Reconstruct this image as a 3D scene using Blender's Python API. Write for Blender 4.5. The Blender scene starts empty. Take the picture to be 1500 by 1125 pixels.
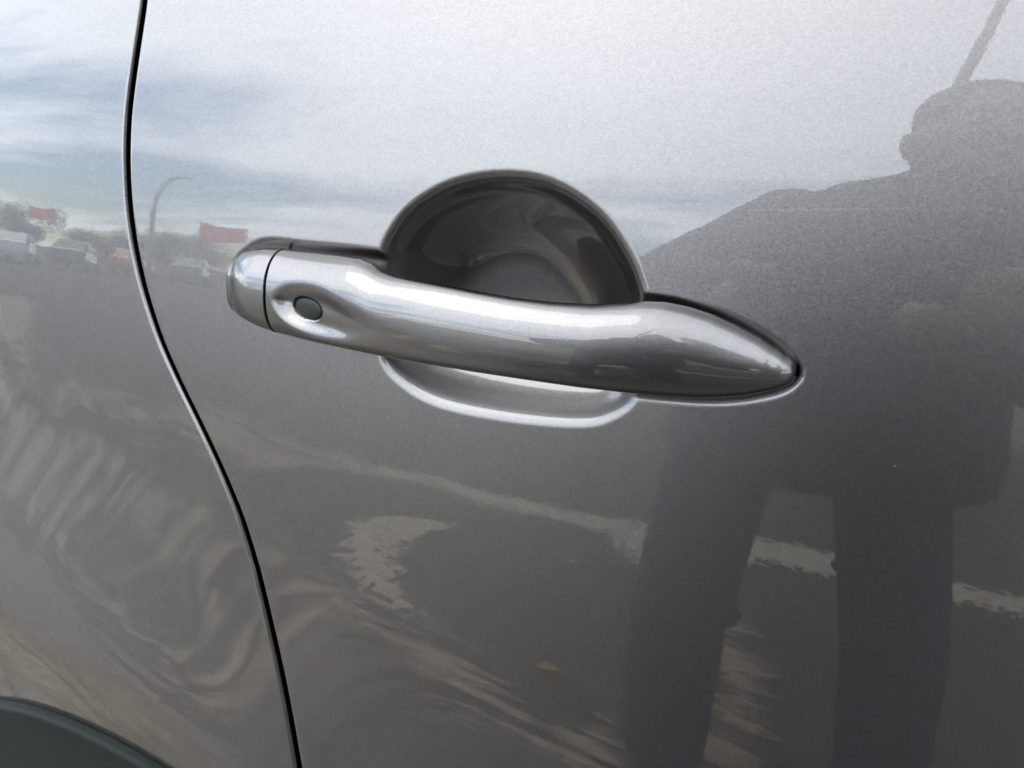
import bpy, bmesh, math, random
import numpy as np
from mathutils import Vector, Matrix
SKYX, SKYY = 2.3, 0.7
COVM, COVA = 7.0, -3.25
CLOUDB, CLOUDV, ZEN = 17.3, 6.0, -0.42
EXPO = 2.0
PCOL = (0.114, 0.107, 0.108); PROUGH = 0.45; PMETAL = 1.0; PIOR = 1.5
FLIP = True

C = bpy.context.scene.collection
SC = bpy.context.scene
rad = math.radians

# ------------------------------------------------------------------ camera, in numbers
H = 0.95                       # height of the handle over the ground
FPX = 1248.0                   # focal length in pixels of a 1500 x 1125 picture
YAW, PITCH, ROLL = rad(20), rad(20), rad(0.8)
TGT = np.array([0.0, 0.0, H - 0.02]); LDIST = 0.32
_cy, _sy, _cp, _sp = math.cos(YAW), math.sin(YAW), math.cos(PITCH), math.sin(PITCH)
FW = np.array([-_sy*_cp, _cy*_cp, -_sp]); RT = np.array([_cy, _sy, 0.0]); UP = np.cross(RT, FW)
RT, UP = RT*math.cos(ROLL)+UP*math.sin(ROLL), UP*math.cos(ROLL)-RT*math.sin(ROLL)
CAM = TGT - LDIST*FW

cam_d = bpy.data.cameras.new('camera'); cam = bpy.data.objects.new('camera', cam_d); C.objects.link(cam)
cam_d.sensor_width = 36.0; cam_d.lens = 36.0*FPX/1500.0
cam_d.clip_start = 0.01; cam_d.clip_end = 5000
m = Matrix(((RT[0], UP[0], -FW[0]), (RT[1], UP[1], -FW[1]), (RT[2], UP[2], -FW[2])))
cam.matrix_world = Matrix.Translation(Vector(CAM)) @ m.to_4x4()
SC.camera = cam

# ------------------------------------------------------------------ sky, sun, exposure
SUN_EL, SUN_AZ = rad(56), rad(215)          # azimuth clockwise from +Y: in front of the door, a little to the left
w = bpy.data.worlds.new('World'); SC.world = w; w.use_nodes = True
nt = w.node_tree; nt.nodes.clear()
def N(t, **k):
    n = nt.nodes.new(t)
    for a, b in k.items(): setattr(n, a, b)
    return n
def L(a, b): nt.links.new(a, b)
def MA(op, a, b=None, c=None, clamp=False):
    n = N('ShaderNodeMath', operation=op, use_clamp=clamp)
    for i, v in enumerate((a, b, c)):
        if v is None: continue
        if isinstance(v, (int, float)): n.inputs[i].default_value = v
        else: L(v, n.inputs[i])
    return n.outputs[0]
sky = N('ShaderNodeTexSky'); sky.sky_type = 'NISHITA'; sky.sun_disc = False
sky.sun_elevation = SUN_EL; sky.sun_rotation = SUN_AZ; sky.air_density = 1.0; sky.dust_density = 0.3
tc = N('ShaderNodeTexCoord'); sep = N('ShaderNodeSeparateXYZ'); L(tc.outputs['Generated'], sep.inputs[0])
zc = MA('MAXIMUM', sep.outputs['Z'], 0.0)
den = MA('ADD', zc, 0.12)
cx = MA('DIVIDE', sep.outputs['X'], den); cyy = MA('DIVIDE', sep.outputs['Y'], den)
cmb = N('ShaderNodeCombineXYZ'); L(cx, cmb.inputs[0]); L(cyy, cmb.inputs[1])
ns = N('ShaderNodeTexNoise'); ns.inputs['Scale'].default_value = 0.55; ns.inputs['Detail'].default_value = 7; ns.inputs['Roughness'].default_value = 0.58
ns.inputs['Distortion'].default_value = 0.5
mp = N('ShaderNodeMapping'); mp.inputs['Rotation'].default_value = (0, 0, rad(20)); mp.inputs['Scale'].default_value = (0.55, 1.25, 1); mp.inputs['Location'].default_value = (SKYX, SKYY, 0)
L(cmb.outputs[0], mp.inputs[0]); L(mp.outputs[0], ns.inputs[0])
cov = MA('MULTIPLY_ADD', ns.outputs['Fac'], COVM, MA('MULTIPLY_ADD', zc, 2.4, COVA), clamp=True)     # cloud cover
ns2 = N('ShaderNodeTexNoise'); ns2.inputs['Scale'].default_value = 1.5; ns2.inputs['Detail'].default_value = 8; ns2.inputs['Roughness'].default_value = 0.6
L(mp.outputs[0], ns2.inputs[0])
cb = MA('MULTIPLY_ADD', ns2.outputs['Fac'], CLOUDV, CLOUDB-CLOUDV*0.5)
cb = MA('MULTIPLY', cb, MA('MULTIPLY_ADD', zc, ZEN, 1.0))        # thicker, greyer cloud overhead
ccol = N('ShaderNodeVectorMath', operation='SCALE'); ccol.inputs[0].default_value = (0.925, 1.0, 1.065); L(cb, ccol.inputs['Scale'])
mix = N('ShaderNodeMix', data_type='RGBA'); L(cov, mix.inputs['Factor']); hs = N('ShaderNodeHueSaturation'); hs.inputs['Saturation'].default_value = 1.4; L(sky.outputs[0], hs.inputs['Color']); L(hs.outputs[0], mix.inputs[6]); L(ccol.outputs[0], mix.inputs[7])
bg = N('ShaderNodeBackground'); bg.inputs['Strength'].default_value = 0.10; L(mix.outputs[2], bg.inputs[0])
wo = N('ShaderNodeOutputWorld'); L(bg.outputs[0], wo.inputs[0])
sd_ = bpy.data.lights.new('sun', 'SUN'); sun = bpy.data.objects.new('sun', sd_); C.objects.link(sun)
sd_.energy = 0.6; sd_.angle = rad(50); sd_.color = (1.0, 0.96, 0.9)
sdir = Vector((math.sin(SUN_AZ)*math.cos(SUN_EL), math.cos(SUN_AZ)*math.cos(SUN_EL), math.sin(SUN_EL)))
sun.rotation_euler = sdir.to_track_quat('Z', 'Y').to_euler(); sun.location = (0, -3, 6)
vs = SC.view_settings
vs.view_transform = 'Standard'; vs.look = 'None'; vs.gamma = 1; vs.exposure = EXPO
SC.cycles.use_denoising = True; SC.cycles.max_bounces = 8; SC.cycles.glossy_bounces = 5; SC.cycles.caustics_reflective = True
SC.cycles.sample_clamp_indirect = 4.0

# ------------------------------------------------------------------ the shape of the car's side
TZ = np.array([-0.9, -0.40, -0.25, -0.16, -0.08, -0.03, 0.02, 0.06, 0.10, 0.14, 0.25, 0.6])
TD = np.array([-14, -6, 0, 3.2, 5.3, 6.6, 8.2, 10.8, 13.8, 16.5, 20, 24.])
zz = np.linspace(-0.9, 0.6, 3001)
_th = np.interp(zz, TZ, TD); _k = np.hanning(141); _k /= _k.sum()
_th = np.convolve(np.pad(_th, 70, mode='edge'), _k, mode='valid')
yy = np.concatenate([[0], np.cumsum(np.tan(np.radians((_th[1:]+_th[:-1])/2))*(zz[1]-zz[0]))])
yy -= np.interp(0, zz, yy)
def base(x, z):
    y = np.interp(z-H, zz, yy) + x*x/(2*3.0)
    r = np.hypot(x+0.36, z-H+0.50)
    return y - 0.018*np.exp(-(np.maximum(r-0.30, 0)/0.095)**2)

def ray(px, py):
    px = np.asarray(px, float); py = np.asarray(py, float)
    d = FW + ((px-750)/FPX)[..., None]*RT - ((py-562.5)/FPX)[..., None]*UP
    return d/np.linalg.norm(d, axis=-1, keepdims=True)
def hit(px, py, off=0.0):
    d = ray(px, py); t = np.full(d.shape[:-1], 0.3)
    for i in range(60):
        p = CAM + t[..., None]*d
        t = t - 0.8*(p[..., 1]-(base(p[..., 0], p[..., 2])+off))/np.maximum(d[..., 1], .3)
    return CAM + t[..., None]*d
def hitl(pts, off=0.0):
    a = np.array(pts, float); return hit(a[:, 0], a[:, 1], off)
def proj(P):
    v = np.asarray(P)-CAM; ww = v @ FW
    return np.stack([750+FPX*(v @ RT)/ww, 562.5-FPX*(v @ UP)/ww], -1)
def closed_spline(p, n=12):
    p = np.asarray(p, float); out = []; k = len(p)
    for i in range(k):
        a, b, c, d = p[(i-1) % k], p[i], p[(i+1) % k], p[(i+2) % k]
        for t in np.arange(n)/n:
            out.append(0.5*((2*b)+(c-a)*t+(2*a-5*b+4*c-d)*t*t+(3*b-a-3*c+d)*t**3))
    return np.array(out)
def sdist(x, z, poly):
    """signed distance to a closed outline, positive inside"""
    shp = x.shape; P = np.stack([x.ravel(), z.ravel()], 1); out = np.empty(len(P))
    A = poly; B = np.roll(poly, -1, 0); D = B-A; DD = (D*D).sum(1)+1e-18
    for s in range(0, len(P), 20000):
        q = P[s:s+20000, None, :]-A[None]
        t = np.clip((q*D[None]).sum(-1)/DD, 0, 1)
        e = q-t[..., None]*D[None]
        dist = np.sqrt((e*e).sum(-1).min(1))
        px_, pz_ = P[s:s+20000, 0:1], P[s:s+20000, 1:2]
        cond = (A[None, :, 1] > pz_) != (B[None, :, 1] > pz_)
        xi = A[None, :, 0]+(pz_-A[None, :, 1])*D[None, :, 0]/np.where(np.abs(D[None, :, 1]) < 1e-12, 1e-12, D[None, :, 1])
        ins = ((cond & (px_ < xi)).sum(1) % 2) == 1
        out[s:s+20000] = np.where(ins, dist, -dist)
    return out.reshape(shp)
def sstep(t):
    t = np.clip(t, 0, 1); return t*t*t*(t*(6*t-15)+10)

# ------------------------------------------------------------------ helpers
def link(name, verts, faces, mat, parent=None, smooth=True):
    me = bpy.data.meshes.new(name); me.from_pydata([tuple(map(float, v)) for v in verts], [], [tuple(map(int, f)) for f in faces])
    if smooth: me.polygons.foreach_set('use_smooth', [True]*len(me.polygons))
    me.update()
    o = bpy.data.objects.new(name, me); C.objects.link(o)
    if mat: me.materials.append(mat)
    if parent: o.parent = parent
    return o
def grid_faces(nr, nc, wrap=False, flip=False):
    i = np.arange(nr-1)[:, None]; j = np.arange(nc if wrap else nc-1)[None]
    j2 = (j+1) % nc
    a = i*nc+j; b = i*nc+j2; c = (i+1)*nc+j2; d = (i+1)*nc+j
    f = np.stack([a, b, c, d], -1).reshape(-1, 4)
    return f[:, ::-1] if flip else f
def glink(name, V, faces, mat, parent=None):
    V = np.ascontiguousarray(V.reshape(-1, 3), dtype=np.float32); F = np.ascontiguousarray(faces, dtype=np.int32)
    me = bpy.data.meshes.new(name); me.vertices.add(len(V)); me.vertices.foreach_set('co', V.ravel())
    me.loops.add(F.size); me.loops.foreach_set('vertex_index', F.ravel())
    me.polygons.add(len(F)); me.polygons.foreach_set('loop_start', np.arange(0, F.size, 4, dtype=np.int32))
    me.update(calc_edges=True); me.validate()
    me.polygons.foreach_set('use_smooth', np.ones(len(me.polygons), dtype=bool)); me.update()
    o = bpy.data.objects.new(name, me); C.objects.link(o); me.materials.append(mat)
    if parent: o.parent = parent
    return o
def empty(name, loc=(0, 0, 0)):
    o = bpy.data.objects.new(name, None); C.objects.link(o); o.location = loc; o.empty_display_size = 0.1
    return o
def tag(o, label=None, cat=None, group=None, kind=None):
    if label: o['label'] = label
    if cat: o['category'] = cat
    if group: o['group'] = group
    if kind: o['kind'] = kind
    return o
def mat(name, col=(0.5, 0.5, 0.5), rough=0.5, metal=0.0, **k):
    m_ = bpy.data.materials.new(name); m_.use_nodes = True
    b = m_.node_tree.nodes['Principled BSDF']
    b.inputs['Base Color'].default_value = (*col, 1); b.inputs['Roughness'].default_value = rough; b.inputs['Metallic'].default_value = metal
    for a, v in k.items(): b.inputs[a.replace('_', ' ')].default_value = v
    return m_
def mnodes(m_):
    t = m_.node_tree; return t, t.nodes['Principled BSDF']
def noise_col(m_, c1, c2, scale, detail=6, rough=0.6, lo=0.35, hi=0.65, bump=0.0, bscale=None, dist=0.01):
    t, b = mnodes(m_)
    co = t.nodes.new('ShaderNodeTexCoord'); n = t.nodes.new('ShaderNodeTexNoise')
    n.inputs['Scale'].default_value = scale; n.inputs['Detail'].default_value = detail; n.inputs['Roughness'].default_value = rough
    t.links.new(co.outputs['Object'], n.inputs[0])
    r = t.nodes.new('ShaderNodeValToRGB'); r.color_ramp.elements[0].position = lo; r.color_ramp.elements[1].position = hi
    r.color_ramp.elements[0].color = (*c1, 1); r.color_ramp.elements[1].color = (*c2, 1)
    t.links.new(n.outputs['Fac'], r.inputs[0]); t.links.new(r.outputs[0], b.inputs['Base Color'])
    if bump:
        n2 = t.nodes.new('ShaderNodeTexNoise'); n2.inputs['Scale'].default_value = bscale or scale*4; n2.inputs['Detail'].default_value = 4
        t.links.new(co.outputs['Object'], n2.inputs[0])
        bp = t.nodes.new('ShaderNodeBump'); bp.inputs['Strength'].default_value = bump; bp.inputs['Distance'].default_value = dist
        t.links.new(n2.outputs['Fac'], bp.inputs['Height']); t.links.new(bp.outputs[0], b.inputs['Normal'])
    return m_

# ------------------------------------------------------------------ materials
def paint(name, col, rough, flake, peel):
    m_ = mat(name)
    t, b0 = mnodes(m_); t.nodes.remove(b0)
    # flake layer with a short tailed lobe under a sharp clear coat
    b = t.nodes.new('ShaderNodeBsdfAnisotropic'); b.distribution = 'BECKMANN'; b.inputs['Roughness'].default_value = rough
    coat = t.nodes.new('ShaderNodeBsdfAnisotropic'); coat.distribution = 'GGX'; coat.inputs['Roughness'].default_value = 0.012; coat.inputs['Color'].default_value = (1, 1, 1, 1)
    fr = t.nodes.new('ShaderNodeFresnel'); fr.inputs['IOR'].default_value = PIOR
    lay = t.nodes.new('ShaderNodeMixShader'); t.links.new(fr.outputs[0], lay.inputs[0]); t.links.new(b.outputs[0], lay.inputs[1]); t.links.new(coat.outputs[0], lay.inputs[2])
    co = t.nodes.new('ShaderNodeTexCoord'); geo = t.nodes.new('ShaderNodeNewGeometry')
    acc = None
    for sc_, k in ((2600.0, 1.0), (1500.0, 0.4)):
        v = t.nodes.new('ShaderNodeTexVoronoi'); v.inputs['Scale'].default_value = sc_
        t.links.new(co.outputs['Object'], v.inputs['Vector'])
        s = t.nodes.new('ShaderNodeVectorMath'); s.operation = 'SUBTRACT'; s.inputs[1].default_value = (0.5, 0.5, 0.5)
        t.links.new(v.outputs['Color'], s.inputs[0])
        a = t.nodes.new('ShaderNodeVectorMath'); a.operation = 'MULTIPLY_ADD'; a.inputs[1].default_value = (flake*k,)*3
        t.links.new(s.outputs[0], a.inputs[0])
        t.links.new(acc.outputs[0] if acc else geo.outputs['Normal'], a.inputs[2]); acc = a
    nn = t.nodes.new('ShaderNodeVectorMath'); nn.operation = 'NORMALIZE'; t.links.new(acc.outputs[0], nn.inputs[0])
    t.links.new(nn.outputs[0], b.inputs['Normal'])
    # brightness grain of the flake layer
    v2 = t.nodes.new('ShaderNodeTexVoronoi'); v2.inputs['Scale'].default_value = 2100.0
    t.links.new(co.outputs['Object'], v2.inputs['Vector'])
    sp_ = t.nodes.new('ShaderNodeSeparateColor'); t.links.new(v2.outputs['Color'], sp_.inputs[0])
    mr = t.nodes.new('ShaderNodeMapRange'); mr.inputs['To Min'].default_value = 0.90; mr.inputs['To Max'].default_value = 1.10
    t.links.new(sp_.outputs[0], mr.inputs['Value'])
    sc2 = t.nodes.new('ShaderNodeVectorMath'); sc2.operation = 'SCALE'; sc2.inputs[0].default_value = col
    t.links.new(mr.outputs[0], sc2.inputs['Scale']); t.links.new(sc2.outputs[0], b.inputs['Color'])
    # orange peel in the clear coat
    n = t.nodes.new('ShaderNodeTexNoise'); n.inputs['Scale'].default_value = 420; n.inputs['Detail'].default_value = 2
    t.links.new(co.outputs['Object'], n.inputs[0])
    n3 = t.nodes.new('ShaderNodeTexNoise'); n3.inputs['Scale'].default_value = 1900; n3.inputs['Detail'].default_value = 1
    t.links.new(co.outputs['Object'], n3.inputs[0])
    ad = t.nodes.new('ShaderNodeMath'); ad.operation = 'MULTIPLY_ADD'; ad.inputs[1].default_value = 0.25
    t.links.new(n3.outputs['Fac'], ad.inputs[0]); t.links.new(n.outputs['Fac'], ad.inputs[2])
    bp = t.nodes.new('ShaderNodeBump'); bp.inputs['Strength'].default_value = 1.0; bp.inputs['Distance'].default_value = peel
    t.links.new(ad.outputs[0], bp.inputs['Height']); t.links.new(bp.outputs[0], coat.inputs['Normal']); t.links.new(bp.outputs[0], fr.inputs['Normal'])
    # a few specks of dust
    v3 = t.nodes.new('ShaderNodeTexVoronoi'); v3.inputs['Scale'].default_value = 62.0; t.links.new(co.outputs['Object'], v3.inputs['Vector'])
    lt = t.nodes.new('ShaderNodeMath'); lt.operation = 'LESS_THAN'; t.links.new(v3.outputs['Distance'], lt.inputs[0])
    sp3 = t.nodes.new('ShaderNodeSeparateColor'); t.links.new(v3.outputs['Color'], sp3.inputs[0])
    rz = t.nodes.new('ShaderNodeMapRange'); rz.inputs['From Min'].default_value = 0.55; rz.inputs['To Min'].default_value = 0.0; rz.inputs['To Max'].default_value = 0.022
    t.links.new(sp3.outputs[1], rz.inputs['Value']); t.links.new(rz.outputs[0], lt.inputs[1])
    df = t.nodes.new('ShaderNodeBsdfDiffuse'); df.inputs['Color'].default_value = (0.30, 0.28, 0.25, 1)
    mx = t.nodes.new('ShaderNodeMixShader'); fm = t.nodes.new('ShaderNodeMath'); fm.operation = 'MULTIPLY'; fm.inputs[1].default_value = 0.5
    t.links.new(lt.outputs[0], fm.inputs[0]); t.links.new(fm.outputs[0], mx.inputs[0]); t.links.new(lay.outputs[0], mx.inputs[1]); t.links.new(df.outputs[0], mx.inputs[2])
    t.links.new(mx.outputs[0], t.nodes['Material Output'].inputs['Surface'])
    return m_
M_paint = paint('metallic_grey_paint', PCOL, PROUGH, 0.05, 2.5e-6)
M_hpaint = paint('handle_grey_paint', tuple(c*0.88 for c in PCOL), PROUGH*1.02, 0.035, 1.2e-6)
M_seal = noise_col(mat('black_rubber', (0.012, 0.012, 0.012), 0.6), (0.008, 0.008, 0.008), (0.018, 0.018, 0.018), 300)
M_trim = noise_col(mat('black_textured_plastic', (0.02, 0.022, 0.022), 0.42), (0.006, 0.0075, 0.0075), (0.009, 0.0105, 0.0105), 500, bump=0.25, bscale=1800, dist=0.0004)
M_btn = noise_col(mat('dark_rubber_button', (0.03, 0.035, 0.033), 0.5), (0.008, 0.0095, 0.009), (0.014, 0.016, 0.015), 700, bump=0.2, bscale=2500, dist=0.0003)
M_trim.node_tree.nodes['Principled BSDF'].inputs['Specular IOR Level'].default_value = 0.06
M_btn.node_tree.nodes['Principled BSDF'].inputs['Specular IOR Level'].default_value = 0.2
# ------------------------------------------------------------------ the car
car = empty('car', (0, 0.3, 0))
tag(car, 'grey metallic car side with a bar door handle over a round finger recess', 'car')
car_inv = (0, -0.3, 0)
def P(o): o.parent = car; o.location = car_inv; return o

seam_px = [(215, -60), (211, 0), (203, 50), (193, 120), (187, 170), (185, 230), (188, 300), (197, 365), (212, 430), (235, 500), (262, 560), (293, 622), (325, 690), (352, 755), (375, 830), (392, 900), (408, 970), (423, 1045), (437, 1125), (448, 1190)]
sm = hitl(seam_px); o_ = np.argsort(sm[:, 2]); sz_, sx_ = sm[o_, 2], sm[o_, 0]
_zz = np.linspace(0.3, 1.3, 2001)
_xx = np.interp(_zz, sz_, sx_)
lo, hi = _zz < sz_[0], _zz > sz_[-1]
_xx[lo] = sx_[0] + (sz_[0]-_zz[lo])*0.12; _xx[hi] = sx_[-1] + (_zz[hi]-sz_[-1])*0.25
_k = np.hanning(61); _k /= _k.sum()
_xx = np.convolve(np.pad(_xx, 30, mode='edge'), _k, mode='valid')
def xs(z): return np.interp(z, _zz, _xx)

cup_px = [(551, 392), (566, 345), (600, 300), (660, 265), (735, 252), (810, 264), (880, 310), (926, 376), (948, 440), (958, 510), (936, 580), (902, 611), (850, 624), (740, 615), (640, 594), (582, 560), (556, 522), (546, 455)]
cup = closed_spline(hitl(cup_px)[:, [0, 2]], 10)
seat_px = [(340, 414), (348, 382), (385, 356), (450, 360), (550, 370), (700, 395), (850, 420), (945, 434), (1000, 443), (1075, 467), (1136, 502), (1168, 537), (1165, 560), (1130, 578), (1050, 588), (940, 580), (800, 562), (690, 540), (550, 508), (470, 490), (405, 474), (362, 448), (347, 432)]
seat = closed_spline(hitl(seat_px)[:, [0, 2]], 8)
def recess(x, z):
    d = np.zeros_like(x)
    m_ = (x > -0.16) & (x < 0.13) & (z > 0.85) & (z < 1.05)
    if not m_.any(): return d
    xm, zm = x[m_], z[m_]
    s = sdist(xm, zm, cup)
    zt = np.clip((zm-0.917)/(1.007-0.917), 0, 1)
    t = np.clip((s+0.002)/0.041, 0, 1)
    c = 0.0155*(0.60+0.40*sstep(zt*1.7))*(1-(1-t)**2.0)
    # the hollow goes on deepening down to the middle of the bar
    dz = zm-0.944; slope = np.where(dz > 0, 0.20, 0.20)*(np.sqrt(dz*dz+0.010**2)-0.010)
    c = c+np.maximum(0.0125-slope, 0.0)*sstep((s+0.003)/0.040)
    c = c*sstep((s+0.0040)/0.0130)**0.8
    s2 = sdist(xm, zm, seat)
    e = 0.0021*sstep((s2+0.0032)/0.0074)
    d[m_] = (c**4+e**4+1e-16)**0.25-1e-4
    return np.maximum(d, 0)
def skin(x, z): return base(x, z)+recess(x, z)

def hem(n=7, r=0.0016, depth=0.016):
    """(distance from the edge, depth) pairs from the back of the flange to the face"""
    out = [(0.0005, depth), (0.0, depth*0.5), (0.0, r*1.6)]
    for k in range(n): 
        a = math.pi/2*k/(n-1); out.append((r*(1-math.cos(a)), r*(1-math.sin(a))))
    return np.array(out)
hm = hem(); GAP = 0.0027
def uaxis(segs):
    out = []
    for a, b, st in segs:
        n = max(1, int(round((b-a)/st))); out += list(np.linspace(a, b, n, endpoint=False))
    return np.array(out+[segs[-1][1]])
zax = uaxis([(0.45, 0.72, 0.008), (0.72, 0.885, 0.0025), (0.885, 1.035, 0.0005), (1.035, 1.16, 0.0025)])
ub = uaxis([(hm[-1, 0]+0.0008, 0.012, 0.001), (0.012, 0.305, 0.0005), (0.305, 0.40, 0.0025), (0.40, 0.85, 0.008)])
U = np.concatenate([hm[:, 0], ub]); DP = np.concatenate([hm[:, 1], np.zeros(len(ub))])
UU, ZZ = np.meshgrid(U, zax); XX = xs(ZZ)+GAP/2+UU
V = np.stack([XX, skin(XX, ZZ)+DP[None], ZZ], -1)
door = P(glink('door', V, grid_faces(*UU.shape), M_paint))
# rear quarter panel
zq = uaxis([(0.45, 1.16, 0.0025)]); uq = np.concatenate([hm[:, 0], uaxis([(hm[-1, 0]+0.0008, 0.20, 0.0025), (0.20, 0.55, 0.006)])])
DQ = np.concatenate([hm[:, 1], np.zeros(len(uq)-len(hm))])
UU, ZZ = np.meshgrid(uq, zq); XX = xs(ZZ)-GAP/2-UU
V = np.stack([XX, base(XX, ZZ)+DQ[None], ZZ], -1)
quarter = P(glink('rear_quarter_panel', V, grid_faces(*UU.shape, flip=True), M_paint))
# rubber seal in the shut line and dark inner shell behind the panels
zs_ = np.linspace(0.45, 1.16, 240); prof = np.array([(-0.012, 0.020), (-0.006, 0.013), (-0.002, 0.0105), (0.002, 0.0105), (0.006, 0.013), (0.012, 0.020)])
UU, ZZ = np.meshgrid(prof[:, 0], zs_); XX = xs(ZZ)+UU
P(glink('door_seal', np.stack([XX, base(XX, ZZ)+prof[None, :, 1], ZZ], -1), grid_faces(*UU.shape), M_seal))
zs_ = np.linspace(0.46, 1.15, 60); xs_ = np.linspace(-0.66, 0.66, 100)
XX, ZZ = np.meshgrid(xs_, zs_)
P(glink('inner_shell', np.stack([XX, base(XX, ZZ)+0.06, ZZ], -1), grid_faces(*XX.shape), M_seal))
# wheel arch trim
tp = hitl([(-60, 1030), (0, 1035), (50, 1046), (100, 1062), (150, 1085), (190, 1107), (225, 1128), (262, 1155)], -0.004)
A_ = np.c_[2*tp[:, 0], 2*tp[:, 2], np.ones(len(tp))]; s_ = np.linalg.lstsq(A_, tp[:, 0]**2+tp[:, 2]**2, rcond=None)[0]
ac = s_[:2]; ar = math.sqrt(s_[2]+ac[0]**2+ac[1]**2)
print('ARCH', ac, ar)
pr = np.array([(0.0, 0.004), (0.0, 0.0), (0.0002, -0.0028), (0.0009, -0.0044), (0.0020, -0.0052), (0.0034, -0.0054), (0.0050, -0.0050), (0.0065, -0.0047), (0.010, -0.0048), (0.02, -0.0055), (0.04, -0.0065), (0.06, -0.007), (0.068, -0.005), (0.070, 0.0), (0.07, 0.03)])
an = np.linspace(rad(-20), rad(150), 160)
UU, AA = np.meshgrid(pr[:, 0], an)
XX = ac[0]+(ar-UU)*np.cos(AA); ZZ = ac[1]+(ar-UU)*np.sin(AA)
P(glink('wheel_arch_trim', np.stack([XX, base(XX, ZZ)+pr[None, :, 1], ZZ], -1), grid_faces(*UU.shape, flip=True), M_trim))

# ------------------------------------------------------------------ the handle
top_px = np.array([(326, 424), (328, 409), (334, 394), (341, 383.5), (352, 374), (365, 367.5), (380, 364), (395, 362.5), (425, 364), (460, 368), (500, 373.5), (528, 379), (546, 387), (564, 398.5), (580, 403.5), (600, 407.5), (640, 415), (700, 426.5), (750, 435), (810, 442), (870, 445.5), (920, 443), (945, 441), (975, 442), (1010, 449), (1045, 460), (1080, 475), (1115, 493), (1140, 510), (1156, 524), (1164, 534), (1167, 544)], float)
bot_px = np.array([(326, 424), (329, 436), (335, 446), (342, 454), (352, 462.5), (375, 475.5), (405, 487), (470, 503), (550, 520), (620, 533), (700, 546), (780, 558), (850, 568), (920, 576), (1000, 582), (1050, 583), (1090, 580), (1130, 572), (1150, 563), (1162, 554), (1167, 544)], float)
HX0, HX1 = hit(326, 424, -0.003)[0], hit(1166, 543, -0.003)[0]
def hbase(x): return base(x, np.full_like(x, H))
# how far the front stands out from the door, and where the back lies
fx = np.array([0, 0.01, 0.03, 0.075, 0.13, 0.2, 0.3, 0.45, 0.6, 0.72, 0.82, 0.9, 0.96, 1.0])
fp = np.array([0.000, 0.0062, 0.0105, 0.0135, 0.0150, 0.0180, 0.0225, 0.0265, 0.0270, 0.0248, 0.0205, 0.0155, 0.0115, 0.0085])
bx = np.array([0, 0.06, 0.18, 0.25, 0.32, 0.40, 0.48, 0.58, 0.68, 0.76, 0.84, 0.92, 1.0])
bk = np.array([-0.006, -0.010, -0.010, -0.006, 0.0015, 0.0075, 0.0105, 0.0110, 0.0075, 0.0020, -0.0035, -0.0065, -0.004])
_tt = np.linspace(0, 1, 1201)
def smoothed(xk, yk, wn):
    v = np.interp(_tt, xk, yk); k = np.hanning(wn); k /= k.sum()
    return np.convolve(np.pad(v, wn//2, mode='reflect', reflect_type='odd'), k, mode='valid')[:1201]
_F, _B = smoothed(fx, fp, 141), smoothed(bx, bk, 121)
# rounded ends
_end = np.sqrt(np.clip(1-(1-np.clip(_tt/0.095, 0, 1))**2, 0, 1))*np.sqrt(np.clip(1-(1-np.clip((1-_tt)/0.05, 0, 1))**2, 0, 1))
_F = np.maximum(_F, 0.006)*np.maximum(_end, 0.02)
hst = uaxis([(HX0, HX0+0.006, 0.0003), (HX0+0.006, HX0+0.012, 0.0006), (HX0+0.012, -0.118, 0.0006), (-0.118, -0.070, 0.0003), (-0.070, -0.052, 0.0004), (-0.052, 0.07, 0.0012), (0.07, HX1-0.006, 0.0008), (HX1-0.006, HX1, 0.0003)])
tn = (hst-HX0)/(HX1-HX0)
front = np.interp(tn, _tt, _F); back = np.interp(tn, _tt, _B)
NF, NB = 130, 34
ang = np.concatenate([np.linspace(rad(-90), rad(90), NF, endpoint=False), np.linspace(rad(90), rad(270), NB, endpoint=False)])
def section(zt, zb, frt, bck, x):
    zc_, hb = (zt+zb)/2, (zt-zb)/2
    yc = -(frt+bck)/2; hd = (frt-bck)/2
    ca, sa = np.cos(ang), np.sin(ang)
    ex = 2/2.25
    cz = np.sign(sa)*np.abs(sa)**ex; cyv = np.sign(ca)*np.abs(ca)**ex
    Z = zc_[:, None]+hb[:, None]*cz[None]
    Y = hbase(x)[:, None]*0+base(np.broadcast_to(x[:, None], Z.shape), np.broadcast_to(zc_[:, None], Z.shape)) + yc[:, None]-hd[:, None]*cyv[None]
    Y = Y + (Z-zc_[:, None])*math.tan(rad(7.5))*0.8
    return np.stack([np.broadcast_to(x[:, None], Z.shape), Y, Z], -1)
def px_of_edge(tpx, off):
    p = hitl(tpx, off); o = np.argsort(p[:, 0]); return p[o, 0], p[o, 2]
tx, tz = px_of_edge(top_px, -0.008); bx_, bz_ = px_of_edge(bot_px, -0.008)
zt = np.interp(hst, tx, tz); zb = np.interp(hst, bx_, bz_)
for it in range(14):
    S = section(np.maximum(zt, zb+2e-4), zb, front, back, hst); q = proj(S)
    iu = q[..., 1].argmin(1); il = q[..., 1].argmax(1); r_ = np.arange(len(hst))
    up_, lo_ = q[r_, iu], q[r_, il]
    k = 0.32/FPX*0.85*0.6
    zt = zt + k*(up_[:, 1]-np.interp(up_[:, 0], top_px[:, 0], top_px[:, 1]))
    zb = zb + k*(lo_[:, 1]-np.interp(lo_[:, 0], bot_px[:, 0], bot_px[:, 1]))
    if it % 3 == 2:
        kk = np.hanning(15); kk /= kk.sum()
        zt = np.convolve(np.pad(zt, 7, mode='edge'), kk, mode='valid'); zb = np.convolve(np.pad(zb, 7, mode='edge'), kk, mode='valid')
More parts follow.
